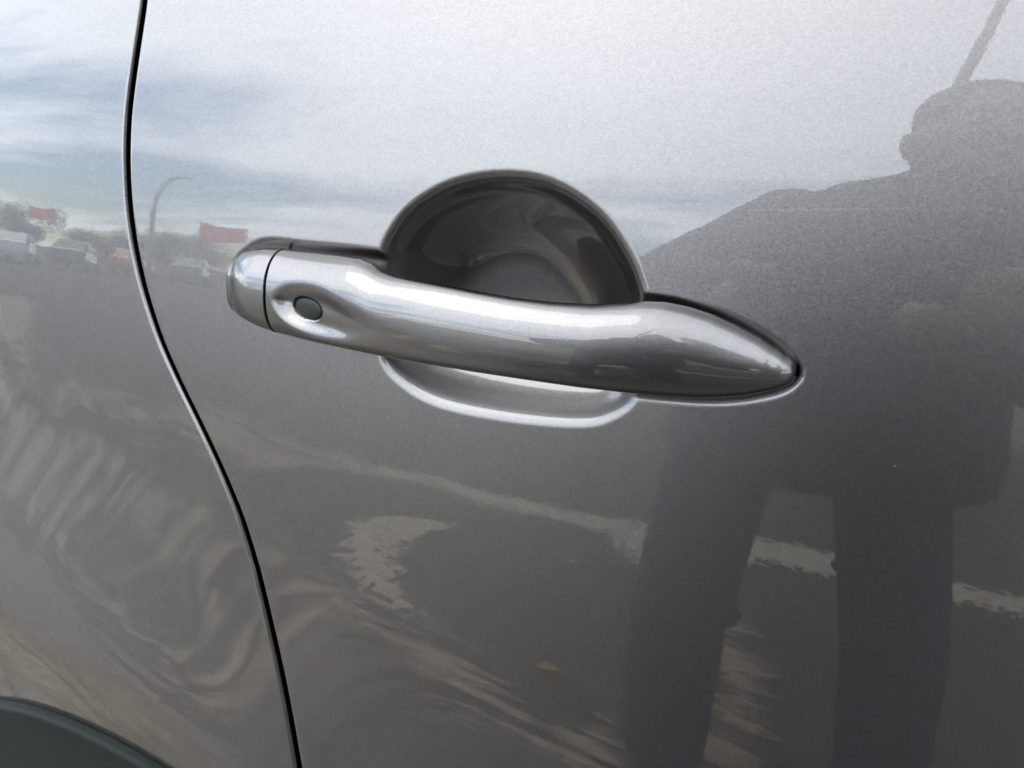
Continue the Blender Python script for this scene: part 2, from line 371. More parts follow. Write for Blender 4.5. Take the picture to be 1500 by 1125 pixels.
print('HANDLE err', np.abs(up_[:, 1]-np.interp(up_[:, 0], top_px[:, 0], top_px[:, 1])).max(), np.abs(lo_[:, 1]-np.interp(lo_[:, 0], bot_px[:, 0], bot_px[:, 1])).max())
# blunt the nose and the rounded end
zm_, hh = (zt+zb)/2, (zt-zb)/2
NL = 0.008; x6 = HX1-NL; i6 = np.argmin(np.abs(hst-x6)); tq = np.clip((HX1+0.0004-hst)/(NL+0.0004), 0, 1)
fq = np.sqrt(1-(1-tq)**3)
def tang(v, k=8): return v[i6]+(v[i6]-v[i6-k])/(hst[i6]-hst[i6-k])*(hst-hst[i6])
hh = np.where(hst > x6, np.maximum(tang(hh), hh[i6]*0.74)*fq, hh)
zm_ = np.where(hst > x6, tang(zm_), zm_)
front = np.where(hst > x6, np.maximum(tang(front), front[i6]*0.80)*fq, front)
back = np.where(hst > x6, back[i6]*(0.3+0.7*fq), back)
zt, zb = zm_+hh, zm_-hh
S = section(np.maximum(zt, zb+2e-4), zb, front, back, hst)
# finger scallop round the button
dim_px = [(402, 440), (408, 422), (426, 410), (455, 407), (486, 413), (530, 433), (580, 455), (636, 478), (600, 492), (540, 499), (490, 497), (450, 488), (418, 468)]
dim = closed_spline(hitl(dim_px, -0.0135)[:, [0, 2]], 8)
bc = hit(456, 450, -0.012); be = hitl([(478, 454), (434, 446), (453, 465), (459, 435)], -0.012)
ba = np.hypot(*(be[0]-be[1])[[0, 2]])/2; bb = np.hypot(*(be[2]-be[3])[[0, 2]])/2
btilt = math.atan2(be[0][2]-be[1][2], be[0][0]-be[1][0])
print('BUTTON', bc, ba, bb, math.degrees(btilt))
def bell(x, z):
    dx, dz = x-bc[0], z-bc[2]; c_, s_ = math.cos(btilt), math.sin(btilt)
    return (dx*c_+dz*s_)/ba, (-dx*s_+dz*c_)/bb
xd, zd = S[..., 0], S[..., 2]
frontm = (np.cos(ang) > -0.02)[None, :]*np.ones(len(hst))[:, None]
reg = (xd > -0.125) & (xd < -0.03)
dep = np.zeros_like(xd); s_in = np.full_like(xd, -1.0)
s_in[reg] = sdist(xd[reg], zd[reg], dim)
tail = 1-sstep((xd-(bc[0]+0.002))/0.040)
wdm = 0.0085+0.0045*sstep((zd-(bc[2]-0.006))/0.016)
dep = 0.0042*sstep((s_in+0.0012)/wdm)**0.85*(0.08+0.92*tail)*(s_in > -0.0013)
ea, eb = bell(xd, zd); er = np.hypot(ea, eb)
dep = dep + 0.0014*sstep((1.13-er)/0.10)
dep *= frontm
# the pit has a flat floor that follows the local surface: push along +Y
S[..., 1] += dep
xsplit = hit(394, 425, -0.012)[0]
def handle_piece(name, msk, ends):
    rows = [S[i] for i in np.where(msk)[0]]
    def cap_rows(r, sgn):
        c0 = r.mean(0); out = []
        for dx_, sh in ((0.00012, 0.0001), (0.0003, 0.0003), (0.0004, 0.0007), (0.0004, 0.004)):
            v = r-c0; ln = np.linalg.norm(v[:, 1:], axis=1, keepdims=True)
            p = c0+v*np.maximum(1-sh/np.maximum(ln, 1e-6), 0.1); p[:, 0] = r[0, 0]+sgn*dx_; out.append(p)
        return out
    if 'L' in ends: rows = cap_rows(rows[0], -1)[::-1]+rows
    if 'R' in ends: rows = rows+cap_rows(rows[-1], 1)
    V = np.array(rows)
    o = glink(name, V, grid_faces(V.shape[0], V.shape[1], wrap=True, flip=FLIP), M_hpaint)
    o.parent = door; return o
handle_piece('door_handle_cap', hst < xsplit-0.0007, 'R')
handle_piece('door_handle_bar', hst > xsplit+0.0007, 'L')
# the oval button
i0 = np.argmin(np.abs(hst-bc[0])); j0 = np.argmin(np.abs(S[i0, :NF, 2]-bc[2]))
by = S[i0, j0, 1]
nb = 40; rings = [(1.0, 0.0012), (1.0, 0.0), (0.97, -0.0003), (0.9, -0.00055), (0.75, -0.00085), (0.5, -0.0011), (0.25, -0.0012), (0.02, -0.00124)]
# local slope of the scallop floor under the button
ii = [np.argmin(np.abs(hst-(bc[0]+sg*ba*0.8))) for sg in (-1, 1)]
gx = (S[ii[1], j0, 1]-S[ii[0], j0, 1])/(hst[ii[1]]-hst[ii[0]])
jj = [np.argmin(np.abs(S[i0, :NF, 2]-(bc[2]+sg*bb*0.8))) for sg in (-1, 1)]
gz = (S[i0, jj[1], 1]-S[i0, jj[0], 1])/(S[i0, jj[1], 2]-S[i0, jj[0], 2])
print('slopes', gx, gz)
Vb = []
for rr, dy in rings:
    for k in range(nb):
        a = 2*math.pi*k/nb; lx, lz = ba*rr*math.cos(a), bb*rr*math.sin(a)
        dx_, dz_ = lx*math.cos(btilt)-lz*math.sin(btilt), lx*math.sin(btilt)+lz*math.cos(btilt)
        Vb.append((bc[0]+dx_, by-0.0006+dy+gx*dx_+gz*dz_, bc[2]+dz_))
btn = glink('door_handle_button', np.array(Vb).reshape(len(rings), nb, 3), grid_faces(len(rings), nb, wrap=True, flip=False), M_btn)
btn.parent = door; btn['label'] = 'dark oval rubber button in the scallop of the handle'
# ------------------------------------------------------------------ the place in front of the door (seen mirrored in the paint)
M_ground = noise_col(mat('asphalt', (0.05, 0.047, 0.044), 0.9), (0.032, 0.029, 0.027), (0.062, 0.056, 0.049), 0.9, 9, 0.65, 0.3, 0.75, bump=0.5, bscale=60, dist=0.01)
g = link('ground', [(-3000, -3000, 0), (3000, -3000, 0), (3000, 3000, 0), (-3000, 3000, 0)], [(0, 1, 2, 3)], M_ground, smooth=False)
tag(g, 'dark worn asphalt ground in front of the car', None, kind='structure')
rng = random.Random(4)
def sandmat(name, c1, c2, thr, sc_, soft=0.14, strch=1.0):
    m_ = noise_col(mat(name, c1, 0.95), c1, c2, 28, 8, 0.7, 0.3, 0.7, bump=0.6, bscale=70, dist=0.01)
    t, b = mnodes(m_)
    co = t.nodes.new('ShaderNodeTexCoord'); n = t.nodes.new('ShaderNodeTexNoise')
    n.inputs['Scale'].default_value = sc_; n.inputs['Detail'].default_value = 6; n.inputs['Roughness'].default_value = 0.62; n.inputs['Distortion'].default_value = 0.6
    mpv = t.nodes.new('ShaderNodeMapping'); mpv.vector_type = 'TEXTURE'; mpv.inputs['Rotation'].default_value = (0, 0, rad(24)); mpv.inputs['Scale'].default_value = (strch, max(0.5, 1.1-0.12*strch), 1)
    t.links.new(co.outputs['Object'], mpv.inputs[0]); t.links.new(mpv.outputs[0], n.inputs[0])
    n_ = t.nodes.new('ShaderNodeMath'); n_.operation = 'MULTIPLY_ADD'; n_.inputs[1].default_value = 2.0; n_.inputs[2].default_value = -0.5; t.links.new(n.outputs['Fac'], n_.inputs[0])
    at_ = t.nodes.new('ShaderNodeAttribute'); at_.attribute_name = 'cover'
    a = t.nodes.new('ShaderNodeMath'); a.operation = 'MULTIPLY_ADD'; a.inputs[1].default_value = 0.75; 
    t.links.new(at_.outputs['Fac'], a.inputs[0]); t.links.new(n_.outputs[0], a.inputs[2])
    r = t.nodes.new('ShaderNodeMapRange'); r.inputs['From Min'].default_value = thr; r.inputs['From Max'].default_value = thr+soft
    t.links.new(a.outputs[0], r.inputs['Value']); t.links.new(r.outputs[0], b.inputs['Alpha'])
    return m_
M_sand = sandmat('pale_grit', (0.24, 0.205, 0.155), (0.54, 0.48, 0.38), 0.88, 26, 0.18)
M_streak = sandmat('tan_grit', (0.17, 0.145, 0.11), (0.44, 0.385, 0.30), 0.82, 17, 0.30, 5.0)
M_gravel = sandmat('grey_dust', (0.155, 0.143, 0.128), (0.23, 0.213, 0.188), 0.58, 9, 0.60, 5.0)
M_far = sandmat('brown_grit', (0.13, 0.105, 0.078), (0.36, 0.30, 0.22), 0.82, 9, 0.40, 3.5)
def patch(outline, z, mt, label, edge=0.12, res=0.03, name='grit_patch'):
    o = closed_spline(outline, 6); mn, mx = o.min(0)-edge*0.6, o.max(0)+edge*0.6
    ax = np.arange(mn[0], mx[0]+res, res); ay = np.arange(mn[1], mx[1]+res, res)
    X, Y = np.meshgrid(ax, ay); s = sdist(X, Y, o)
    ob = glink(name, np.stack([X, Y, np.full_like(X, z)], -1), grid_faces(*X.shape), mt)
    at_ = ob.data.attributes.new('cover', 'FLOAT', 'POINT')
    cv = np.clip(0.5+s/edge*0.9, 0, 1).astype(np.float32).ravel()
    at_.data.foreach_set('value', cv)
    tag(ob, label, None, kind='stuff'); return ob
patch([(-2.0, -3.0), (-1.63, -2.88), (-1.27, -2.92), (-1.07, -2.82), (-.82, -2.83), (-.54, -2.78), (-.3, -2.83), (.39, -2.85), (1.1, -2.58), (2.5, -2.3), (2.5, -2.08), (1.05, -2.35), (.4, -2.47), (.19, -2.5), (-.21, -2.2), (-.29, -2.28), (-.44, -2.53), (-.67, -2.57), (-.98, -2.58), (-1.3, -2.7), (-1.7, -2.68), (-2.0, -2.8)], 0.004, M_sand, 'pale broken grit strip running along the asphalt behind the person', edge=0.16)
patch([(-1.17, -1.78), (-1.27, -1.93), (-1.34, -2.1), (-1.2, -2.24), (-.97, -2.27), (-1.01, -2.12), (-1.03, -1.99), (-.97, -1.80), (-.8, -1.58), (-.66, -1.43), (-.79, -1.50), (-.95, -1.58)], 0.005, M_sand, 'pale hook shaped grit mark on the asphalt', edge=0.11, res=0.015)
patch([(-8.5, -4.6), (-5.56, -3.35), (-3.68, -2.83), (-2.33, -2.27), (-1.75, -1.98), (-1.42, -1.8), (-1.1, -1.62), (-.87, -1.49), (-.66, -1.39), (-.42, -1.25), (-.33, -1.18), (-.25, -1.08), (-.13, -1.18), (-.08, -1.0), (-.16, -.97), (-.34, -1.08), (-.54, -1.21), (-.75, -1.34), (-1.12, -1.56), (-1.52, -1.81), (-2.1, -2.12), (-3.21, -2.6), (-4.75, -2.98), (-8, -3.9)], 0.006, M_streak, 'long pale diagonal grit streak ending by the shoe of the person', edge=0.17, res=0.03)
patch([(.04, -1.97), (.13, -1.96), (.18, -1.72), (.22, -1.4), (.17, -1.1), (.05, -1.08), (.06, -1.45)], 0.005, M_far, 'small pale dusty patch between the shoes of the person', edge=0.16, res=0.02)
patch([(-12, -7.5), (-5.9, -3.75), (-5.1, -3.7), (-4.17, -3.4), (-3.64, -3.35), (-3.24, -3.5), (-2.3, -3.05), (-1.67, -2.8), (-1.99, -2.5), (-2.28, -2.44), (-2.7, -2.6), (-3.3, -2.85), (-4.2, -3.1), (-5.5, -3.4), (-12, -6.0)], 0.0075, M_far, 'broad brown gritty sweep across the far asphalt', edge=0.4, res=0.05)
patch([(-16, -24), (-6, -11), (-1, -6.5), (5, -6), (14, -9), (10, -24), (-4, -34)], 0.005, M_far, 'thin brown grit scattered over the far asphalt', edge=3.0, res=0.4)
patch([(-7, -3.4), (-4.7, -2.9), (-3.2, -2.55), (-2.1, -2.05), (-1.2, -1.5), (-0.5, -1.1), (-0.3, -0.8), (-0.5, -0.3), (-2, -0.35), (-4, -0.5), (-7, -0.7)], 0.0045, M_gravel, 'dusty grey ground beside the car', edge=0.4, res=0.06)
patch([(-2.6, -1.25), (-1.91, -1.13), (-1.53, -1.2), (-1.3, -1.42), (-.95, -1.2), (-.93, -1.0), (-1.11, -.65), (-1.3, -.5), (-1.8, -.75), (-2.6, -.9)], 0.008, M_far, 'brown gritty patch on the dusty ground beside the car', edge=0.3, res=0.03)
M_leaf1 = noise_col(mat('dry_leaf', (0.3, 0.19, 0.05), 0.8), (0.25, 0.15, 0.04), (0.4, 0.27, 0.08), 60)
for k, (x, y) in enumerate([(-.44, -2.09), (-.31, -1.32)]):
    pts = []; 
    for i in range(9):
        t = i/8; wv = 0.016*math.sin(math.pi*t)**0.8
        for s in (-1, 0, 1): pts.append((x+(t-.5)*0.06+s*0.2*wv, y+s*wv, 0.012+0.006*math.sin(3*t)+0.006*abs(s)))
    o = link('dry_leaf', pts, [(i*3+j, i*3+j+1, i*3+j+4, i*3+j+3) for i in range(8) for j in (0, 1)], M_leaf1)
    sl = o.modifiers.new('t', 'SOLIDIFY'); sl.thickness = 0.0008
    tag(o, ['ochre dry leaf lying beyond the grit hook', 'ochre dry leaf lying near the shoe of the person'][k], 'leaf', 'dry leaves on the asphalt')

# ------------------------------------------------------------------ solids for figures
def soup():
    return {'v': [], 'f': []}
def add_grid(sp, V, wrap=True):
    o = len(sp['v']); nr, nc = V.shape[:2]
    sp['v'] += V.reshape(-1, 3).tolist()
    sp['f'] += (grid_faces(nr, nc, wrap=wrap)+o).tolist()
    sp['f'].append([o+i for i in range(nc)][::-1]); sp['f'].append([o+(nr-1)*nc+i for i in range(nc)])
def capsule(sp, a, b, r1, r2, n=14, flat=(1, 1)):
    a, b = np.array(a, float), np.array(b, float); d = b-a; ln = np.linalg.norm(d); d /= max(ln, 1e-9)
    u = np.cross(d, (0, 0, 1) if abs(d[2]) < 0.9 else (0, 1, 0)); u /= np.linalg.norm(u); v = np.cross(d, u)
    rows = []
    for t in np.linspace(-89, 0, 6): rows.append((a+d*r1*math.sin(rad(t)), r1*math.cos(rad(t))))
    for t in np.linspace(0, 89, 6): rows.append((b+d*r2*math.sin(rad(t)), r2*math.cos(rad(t))))
    an_ = np.linspace(0, 2*math.pi, n, endpoint=False)
    add_grid(sp, np.array([[c+r*(u*math.cos(q)*flat[0]+v*math.sin(q)*flat[1]) for q in an_] for c, r in rows]))
def chain(sp, pts, rs, **k):
    for i in range(len(pts)-1): capsule(sp, pts[i], pts[i+1], rs[i], rs[i+1], **k)
def rings(sp, lst, n=28):
    an_ = np.linspace(0, 2*math.pi, n, endpoint=False)
    add_grid(sp, np.array([[(x+rx*math.cos(q), y+ry*math.sin(q), z) for q in an_] for x, y, z, rx, ry in lst]))
def ellip(sp, c, r, n=20):
    an_ = np.linspace(0, 2*math.pi, n, endpoint=False)
    add_grid(sp, np.array([[(c[0]+r[0]*math.cos(t)*math.cos(q), c[1]+r[1]*math.cos(t)*math.sin(q), c[2]+r[2]*math.sin(t)) for q in an_] for t in np.linspace(rad(-88), rad(88), 12)]))
def solid(name, sp, mt, parent, vox, sm=6):
    o = link(name, sp['v'], sp['f'], mt, parent, smooth=True)
    r = o.modifiers.new('r', 'REMESH'); r.mode = 'VOXEL'; r.voxel_size = vox; r.use_smooth_shade = True
    s = o.modifiers.new('s', 'SMOOTH'); s.factor = 0.5; s.iterations = sm
    return o
# ------------------------------------------------------------------ the person taking the picture
person = empty('person', (0.2, -1.0, 0))
tag(person, 'person in a dark navy jacket and dark trousers holding up a phone', 'person')
def PP(o): o.parent = person; o.location = (-0.2, 1.0, 0); return o
M_skin = noise_col(mat('skin', (0.25, 0.15, 0.11), 0.5), (0.20, 0.12, 0.085), (0.27, 0.165, 0.12), 25)
M_jacket = noise_col(mat('navy_cloth', (0.02, 0.022, 0.035), 0.85), (0.016, 0.018, 0.044), (0.030, 0.033, 0.074), 40, bump=0.4, bscale=900, dist=0.001)
M_trous = noise_col(mat('dark_cloth', (0.02, 0.02, 0.024), 0.9), (0.016, 0.018, 0.046), (0.030, 0.033, 0.078), 40, bump=0.4, bscale=900, dist=0.001)
M_hair = noise_col(mat('dark_hair', (0.025, 0.018, 0.013), 0.6), (0.018, 0.013, 0.01), (0.035, 0.026, 0.018), 120, bump=0.6, bscale=300, dist=0.004)
M_shoe = noise_col(mat('dark_leather', (0.02, 0.02, 0.02), 0.5), (0.014, 0.014, 0.014), (0.026, 0.025, 0.024), 60)
M_eye = noise_col(mat('eye_white', (0.6, 0.6, 0.58), 0.2), (0.55, 0.54, 0.52), (0.65, 0.64, 0.62), 60)
HC = np.array([0.380, -0.90, 1.362])
SL, EL_, WL = (0.115, -0.92, 1.172), (-0.03, -0.69, 1.015), (0.06, -0.435, 0.985)
SR, ER, WR = (0.50, -0.92, 1.19), (0.44, -0.68, 0.945), (0.225, -0.415, 0.985)
pc = CAM-FW*0.008+RT*0.050-UP*0.014           # middle of the phone
def ph(a, b, c): return pc+RT*a+UP*b+FW*c
b = soup()
rings(b, [(.18, -1, .70, .17, .12), (.185, -1, .80, .18, .125), (.20, -.99, .93, .16, .11), (.24, -.97, 1.08, .18, .12), (.29, -.95, 1.19, .19, .105), (.32, -.93, 1.235, .12, .08), (.35, -.92, 1.27, .058, .06), (.375, -.91, 1.33, .055, .058)])
for S0, E0, W0 in ((SL, EL_, WL), (SR, ER, WR)): chain(b, [S0, E0, W0], [.052, .042, .028])
for hx, kx, ax_ in ((.068, .010, .004), (.310, .366, .388)): chain(b, [(hx, -1, .74), (kx, -.99, .42), (ax_, -1.01, .09)], [.070, .055, .038])
ellip(b, HC+[0, 0, .018], (.078, .095, .098)); ellip(b, HC+[0, .022, -.045], (.058, .062, .068)); ellip(b, HC+[0, .055, -.088], (.026, .022, .018))
capsule(b, HC+[0, .088, .02], HC+[0, .106, -.022], .009, .014)                  # nose
for s in (-1, 1):
    ellip(b, HC+[s*.109, -.008, -.016], (.014, .022, .030)); ellip(b, HC+[s*.07, -.02, 0], (.03, .06, .06)); ellip(b, HC+[s*.04, .07, -.02], (.022, .018, .016))
capsule(b, HC+[-.022, .083, -.05], HC+[.022, .083, -.05], .0075, .0075)          # mouth
capsule(b, HC+[-.036, .082, .036], HC+[.036, .082, .036], .010, .010)                # brow
# hands: a palm, four fingers behind the phone and a thumb on its face
for s, W0 in ((-1, WL), (1, WR)):
    W0 = np.array(W0); pal = ph(s*0.083, -0.040, -0.020)
    capsule(b, W0, W0*.35+pal*.65, .026, .030, flat=(1, .75)); capsule(b, W0*.3+pal*.7, pal, .030, .026, flat=(1, .7))
    for k, (lx, rr) in enumerate(((0, .0085), (1, .0088), (2, .0085), (3, .0075))):
        root = ph(s*(0.090-0.004*k), -0.030-0.016*k+0.012, -0.012); mid = ph(s*(0.093-.004*k), -0.012-0.0125*k, 0.010); tip = ph(s*(0.066-.003*k), -0.010-0.0125*k-.004, 0.0125)
        chain(b, [pal, root, mid, tip], [.012, rr*1.1, rr, rr*.85], n=10)
    chain(b, [pal, ph(s*.072, -.034, -.022), ph(s*.055, -.020, -.017)], [.015, .011, .0085], n=10)
PP(solid('body', b, M_skin, person, 0.0045, 8))
j = soup()
rings(j, [(.22, -1, .705, .255, .145), (.222, -1, .725, .268, .155), (.222, -1, .78, .27, .16), (.232, -.99, .93, .245, .15), (.245, -.97, 1.08, .215, .15), (.295, -.95, 1.19, .215, .13), (.315, -.935, 1.235, .185, .11), (.325, -.925, 1.262, .15, .09), (.345, -.92, 1.278, .10, .085), (.36, -.915, 1.295, .09, .08)])
for S0, E0, W0 in ((SL, EL_, WL), (SR, ER, WR)):
    S0, E0, W0 = map(np.array, (S0, E0, W0)); chain(j, [S0, S0*.5+E0*.5, E0, E0*.5+W0*.5, W0*.9+E0*.1], [.078, .068, .064, .052, .042])
rs_ = random.Random(3)
for k in range(26):      # folds of the cloth
    zf = rs_.uniform(.76, 1.12); xf = rs_.uniform(.10, .34); dx_ = rs_.uniform(-.05, .05)
    capsule(j, (xf, -.855, zf), (xf+dx_, -.855, zf+rs_.uniform(-.07, .07)), .016, .010)
PP(solid('jacket', j, M_jacket, person, 0.009, 7))
t_ = soup()
rings(t_, [(.18, -1, .735, .17, .12), (.18, -1, .76, .205, .14), (.185, -1, .80, .20, .14), (.19, -1, .88, .19, .13)])
for hx, kx, ax_ in ((.065, .008, .004), (.312, .368, .388)):
    chain(t_, [(hx, -1, .80), (kx, -.985, .42), (ax_, -1.01, .10)], [.096, .088, .080])
    for k in range(16):       # folds and creases that bulge the outline a little
        zf = rs_.uniform(.08, .7); fz = (zf-.1)/.6; xf = ax_+(hx-ax_)*fz+rs_.uniform(-.03, .03); w_ = .085+.02*fz
        capsule(t_, (xf-w_*.55, -.935, zf), (xf+w_*.4, -.925, zf+rs_.uniform(-.09, .09)), rs_.uniform(.014, .024), .012)
PP(solid('trousers', t_, M_trous, person, 0.009, 6))
for ax_ in (.004, .388):
    s_ = soup(); capsule(s_, (ax_, -1.05, .045), (ax_, -.86, .038), .046, .040); ellip(s_, (ax_, -1.03, .08), (.045, .055, .05))
    rings(s_, [(ax_, -.955, .0, .045, .145), (ax_, -.955, .012, .048, .15), (ax_, -.955, .03, .046, .145)])
    PP(solid('shoe', s_, M_shoe, person, 0.006, 3))
h_ = soup(); ellip(h_, HC+[0, -.030, .046], (.106, .105, .090)); ellip(h_, HC+[0, -.048, -.02], (.104, .072, .09))
PP(solid('hair', h_, M_hair, person, 0.008, 2))
for s in (-1, 1):
    e_ = soup(); ellip(e_, HC+[s*.032, .077, .016], (.013, .011, .011)); ey = PP(link('eye', e_['v'], e_['f'], M_eye, person))
    e_ = soup(); ellip(e_, HC+[s*.032, .0855, .016], (.0058, .004, .0058)); link('pupil', e_['v'], e_['f'], M_hair, ey)
# phone
phone = empty('phone', tuple(pc)); phone.rotation_euler = Matrix((RT, UP, -FW)).transposed().to_euler()
tag(phone, 'black phone held sideways in both hands of the person', 'phone')
def rbox(hx, hy, hz, r, n=6):
    out = []
    for cx_, cy_, a0 in ((hx-r, hy-r, 0), (-hx+r, hy-r, 90), (-hx+r, -hy+r, 180), (hx-r, -hy+r, 270)):
        for k in range(n): a = rad(a0+90*k/(n-1)); out.append((cx_+r*math.cos(a), cy_+r*math.sin(a)))
    o = np.array(out); rows = []
    for z, ins in ((-hz, .0015), (-hz+.0012, 0), (hz-.0012, 0), (hz, .0015)):
        s = 1-ins/np.maximum(np.abs(o).max(1, keepdims=True), 1e-6); rows.append(np.c_[o*s, np.full(len(o), z)])
    return np.array(rows)
sp = soup(); add_grid(sp, rbox(.080, .0375, .004, .009)); M_ph = noise_col(mat('black_glass', (0.01, 0.01, 0.012), 0.15), (0.008, 0.008, 0.01), (0.014, 0.014, 0.016), 50)
link('casing', sp['v'], sp['f'], M_ph, phone)
sp = soup(); add_grid(sp, rbox(.075, .034, .0004, .006)+np.array([0, 0, .0045])); link('screen', sp['v'], sp['f'], M_ph, phone)
for k in range(2):
    sp = soup(); rings(sp, [(-.050+.0*k, .014-.022*(k+1)+.0, z, r, r) for z, r in ((-.0038, .007), (-.0055, .007), (-.0058, .006))], 20); link('lens', sp['v'], sp['f'], M_ph, phone)

# ------------------------------------------------------------------ street furniture and far things
M_steel = noise_col(mat('galvanised_steel', (0.22, 0.23, 0.23), 0.5, 0.3), (0.18, 0.19, 0.19), (0.26, 0.27, 0.27), 8)
def tube(sp, pts, rs, n=14):
    pts = np.array(pts, float); rows = []
    for i, p in enumerate(pts):
        d = pts[min(i+1, len(pts)-1)]-pts[max(i-1, 0)]; d /= np.linalg.norm(d)
        u = np.cross(d, (0.3, 1, 0.1)); u /= np.linalg.norm(u); v = np.cross(d, u)
        rows.append([p+rs[i]*(u*math.cos(q)+v*math.sin(q)) for q in np.linspace(0, 2*math.pi, n, endpoint=False)])
    add_grid(sp, np.array(rows))
lp = empty('street_lamp', (-20.6, -17.9, 0)); tag(lp, 'thin street lamp with a curved arm beyond the parked cars', 'street lamp')
sp = soup(); pts = [(0, 0, 0), (0, 0, 1), (0, 0, 3.2)]+[(0.9*(1-math.cos(a)), -.5*(1-math.cos(a)), 3.2+1.7*math.sin(a)) for a in np.linspace(0.15, 1.35, 8)]
tube(sp, pts, [.12, .11, .10]+[.09]*8); link('pole', sp['v'], sp['f'], M_steel, lp)
sp = soup(); capsule(sp, (pts[-1][0], pts[-1][1], pts[-1][2]), (pts[-1][0]+.45, pts[-1][1]-.25, pts[-1][2]+.02), .12, .08, flat=(1, .6)); link('lamp_head', sp['v'], sp['f'], M_steel, lp)
lm = empty('lamp_mast', (1.1, -7.9, 0)); tag(lm, 'tall grey mast leaning over behind the person', 'mast')
sp = soup(); tube(sp, [(-.25, 0, 0), (0.2, 0, 2.4), (.72, .1, 4.8), (1.1, .2, 6.2), (1.6, .25, 8.4)], [.085, .08, .07, .066, .055]); link('pole', sp['v'], sp['f'], M_steel, lm)
sp = soup(); rings(sp, [(-.25, 0, 0, .2, .2), (-.25, 0, .03, .2, .2), (-.25, 0, .04, .12, .12)]); link('base_plate', sp['v'], sp['f'], M_steel, lm)
M_red = noise_col(mat('red_cloth', (0.75, 0.09, 0.035), 0.7), (0.70, 0.07, 0.03), (0.80, 0.12, 0.05), 3)
_t, _b = mnodes(M_red); _tr = _t.nodes.new('ShaderNodeBsdfTranslucent'); _tr.inputs['Color'].default_value = (0.85, 0.13, 0.05, 1)
_mx = _t.nodes.new('ShaderNodeMixShader'); _mx.inputs[0].default_value = 0.45; _t.links.new(_b.outputs[0], _mx.inputs[1]); _t.links.new(_tr.outputs[0], _mx.inputs[2]); _t.links.new(_mx.outputs[0], _t.nodes['Material Output'].inputs['Surface'])
def flag(x, y, z0, z1, wd, label, az):
    r = empty('red_flag', (x, y, 0)); r.rotation_euler[2] = az; tag(r, label, 'flag', 'red flags beyond the car park')
    sp = soup(); tube(sp, [(0, 0, 0), (0, 0, z1*.6), (0, 0, z1+.1)], [.025, .022, .018], 10); link('pole', sp['v'], sp['f'], M_steel, r)
    nx, nz = 16, 8; V = np.zeros((nz, nx, 3))
    for i in range(nz):
        for k in range(nx):
            u, v = k/(nx-1), i/(nz-1); V[i, k] = (.02+u*wd, .10*math.sin(u*7+v)*u, z0+(z1-z0)*v*(1-.12*u)-.10*u*(1-v)*-1-.08*math.sin(u*5)*u)
    o = glink('cloth', V, grid_faces(nz, nx), M_red, r); s = o.modifiers.new('t', 'SOLIDIFY'); s.thickness = .004
flag(-23.2, -14.3, 1.95, 2.45, .95, 'small red flag on a thin pole, the farther left of the two', rad(-40))
flag(-19.3, -19.1, 2.15, 2.95, 1.75, 'larger red flag on a thin pole, nearer the street lamp', rad(-42))
# parked cars
M_glass = noise_col(mat('dark_car_glass', (0.02, 0.025, 0.028), 0.08), (0.015, 0.02, 0.022), (0.025, 0.03, 0.033), 5)
M_tyre = noise_col(mat('tyre_rubber', (0.02, 0.02, 0.02), 0.8), (0.015, 0.015, 0.015), (0.025, 0.025, 0.025), 20)
def parked(x, y, az, col, label):
    r = empty('parked_car', (x, y, 0)); r.rotation_euler[2] = az; tag(r, label, 'car', 'cars parked across the ground')
    mc = noise_col(mat('car_paint', col, 0.3, 0.0, Coat_Weight=1.0), tuple(c*.92 for c in col), col, 4)
    prof = [(-2.05, .32), (-2.1, .62), (-2.0, .86), (-1.2, .95), (-.55, 1.02), (.0, 1.42), (.5, 1.48), (1.2, 1.45), (1.75, 1.05), (2.05, .98), (2.12, .6), (2.05, .32)]
    sp = soup(); rows = []
    for yv, sc_ in ((-.86, .0), (-.84, 1), (.84, 1), (.86, 0)):
        rows.append([(px_, yv*(1 if z < 1 else .84), z) for px_, z in prof])
    add_grid(sp, np.array(rows)); o = link('body', sp['v'], sp['f'], mc, r, smooth=False); bv = o.modifiers.new('b', 'BEVEL'); bv.width = .05; bv.segments = 2
    for yv in (-1, 1):
        sp = soup(); q = [(-.42, 1.04), (.03, 1.36), (.5, 1.42), (1.15, 1.39), (1.55, 1.06)]
        add_grid(sp, np.array([[(a, yv*(.86 if c < 1.1 else .735), c) for a, c in q], [(a, yv*(.84 if c < 1.1 else .71), c) for a, c in q]])); link('window', sp['v'], sp['f'], M_glass, r, smooth=False)
        for xv in (-1.3, 1.3):
            sp = soup(); tube(sp, [(xv, yv*.66, .32), (xv, yv*.70, .32), (xv, yv*.84, .32), (xv, yv*.88, .32)], [.28, .32, .32, .27], 20); link('wheel', sp['v'], sp['f'], M_tyre, r)
row = [(-63.5, (.03, .033, .04), 'black parked car at the left end of the row'), (-59, (.55, .56, .57), 'white parked car second from the left end of the row'), (-54.5, (.05, .055, .06), 'charcoal parked car between the white car and the orange red car'),
       (-50, (.62, .09, .045), 'orange red parked car standing near the street lamp'), (-45.5, (.20, .21, .22), 'grey parked car right of the orange red car'), (-41, (.62, .07, .04), 'bright red parked car below the larger red flag'), (-36.5, (.03, .035, .055), 'dark blue parked car right of the bright red car'), (-32, (.30, .31, .32), 'silver parked car at the right end of the row')]
for az_, col_, lb_ in row:
    D_ = 38+rng.uniform(-1.5, 1.5); parked(D_*math.sin(rad(az_)), -D_*math.cos(rad(az_)), rad(90+az_*0.75+rng.uniform(-4, 4)), col_, lb_)
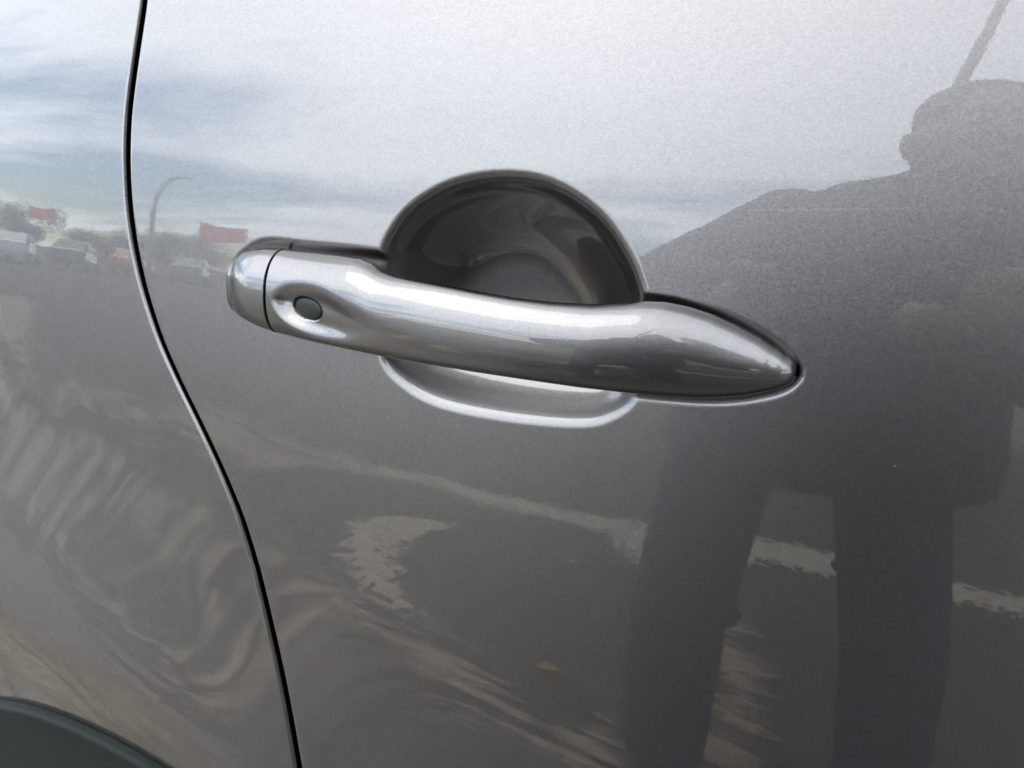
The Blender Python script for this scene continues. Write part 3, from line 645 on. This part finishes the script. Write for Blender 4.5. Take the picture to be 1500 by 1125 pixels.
# trees beyond
M_bark = noise_col(mat('bark', (0.08, 0.06, 0.045), 0.9), (0.05, 0.04, 0.03), (0.11, 0.085, 0.06), 8)
def leafmat(n, a, b_): return noise_col(mat(n, a, 0.7), a, b_, 1.2, 5)
M_lf = [leafmat('foliage_a', (0.035, 0.05, 0.022), (0.07, 0.09, 0.04)), leafmat('foliage_b', (0.05, 0.06, 0.03), (0.09, 0.10, 0.05))]
def tree(x, y, h, wd, label, seed, mt):
    q = random.Random(seed); r = empty('tree', (x, y, 0)); tag(r, label, 'tree', 'trees beyond the parked cars')
    sp = soup(); tube(sp, [(0, 0, 0), (.05, 0, h*.25), (-.05, .1, h*.55), (.05, 0, h*.85)], [.16*h/5, .12*h/5, .08*h/5, .02], 8)
    cl = [(q.gauss(0, wd*.32), q.gauss(0, wd*.32), h*(.32+.6*q.random()), wd*q.uniform(.16, .3)) for _ in range(16)]
    for c in cl[:5]: tube(sp, [(0, 0, h*.3), (c[0]*.5, c[1]*.5, h*.3*.5+c[2]*.5), c[:3]], [.06, .045, .015], 6)
    link('trunk', sp['v'], sp['f'], M_bark, r)
    V, F = [], []
    for cx_, cy_, cz_, cr_ in cl:
        for _ in range(700):
            d = Vector((q.gauss(0, 1), q.gauss(0, 1), q.gauss(0, .8))).normalized()*cr_*q.random()**.4
            c = Vector((cx_, cy_, cz_))+d; a = Vector((q.gauss(0, 1), q.gauss(0, 1), q.gauss(0, 1))).normalized(); b2 = a.orthogonal().normalized()
            s = q.uniform(.08, .17)*h/5; o = len(V)
            V += [c-a*s, c+b2*s*.5, c+a*s, c-b2*s*.5]; F.append((o, o+1, o+2, o+3))
    link('crown', V, F, M_lf[mt], r, smooth=False)
spots = [(-85, -52, 5.6, 8, 'tall broad tree at the far left of the tree line'), (-80.0, -58.8, 3.4, 6, 'low rounded tree right of the tall broad tree'), (-72.5, -56.2, 3.2, 6, 'low tree just left of the widest bushy tree'), (-66.2, -57.5, 5.0, 8, 'widest bushy tree behind the street lamp'), (-61.9, -62.5, 4.4, 7, 'bushy tree to the right of the street lamp'), (-55.0, -67.5, 3.2, 7, 'short spreading tree behind the larger red flag'),
         (-46.2, -75.0, 3.0, 7, 'short tree behind the dark blue car'), (30, -48, 8, 7, 'tall loose tree to the right behind the person'), (42, -38, 6.5, 7, 'mid sized tree far to the right behind the person'), (14, -62, 5.5, 7, 'lone tree straight behind the person'),
         (9.5, -5.2, 6.5, 6, 'dense tree close by on the right, nearest to the car'), (12, -10.5, 8, 7, 'tall dense tree close by on the right, behind the nearest one')]
for k, (x, y, h, wd, lb) in enumerate(spots): tree(x, y, h, wd, lb, 20+k, k % 2)
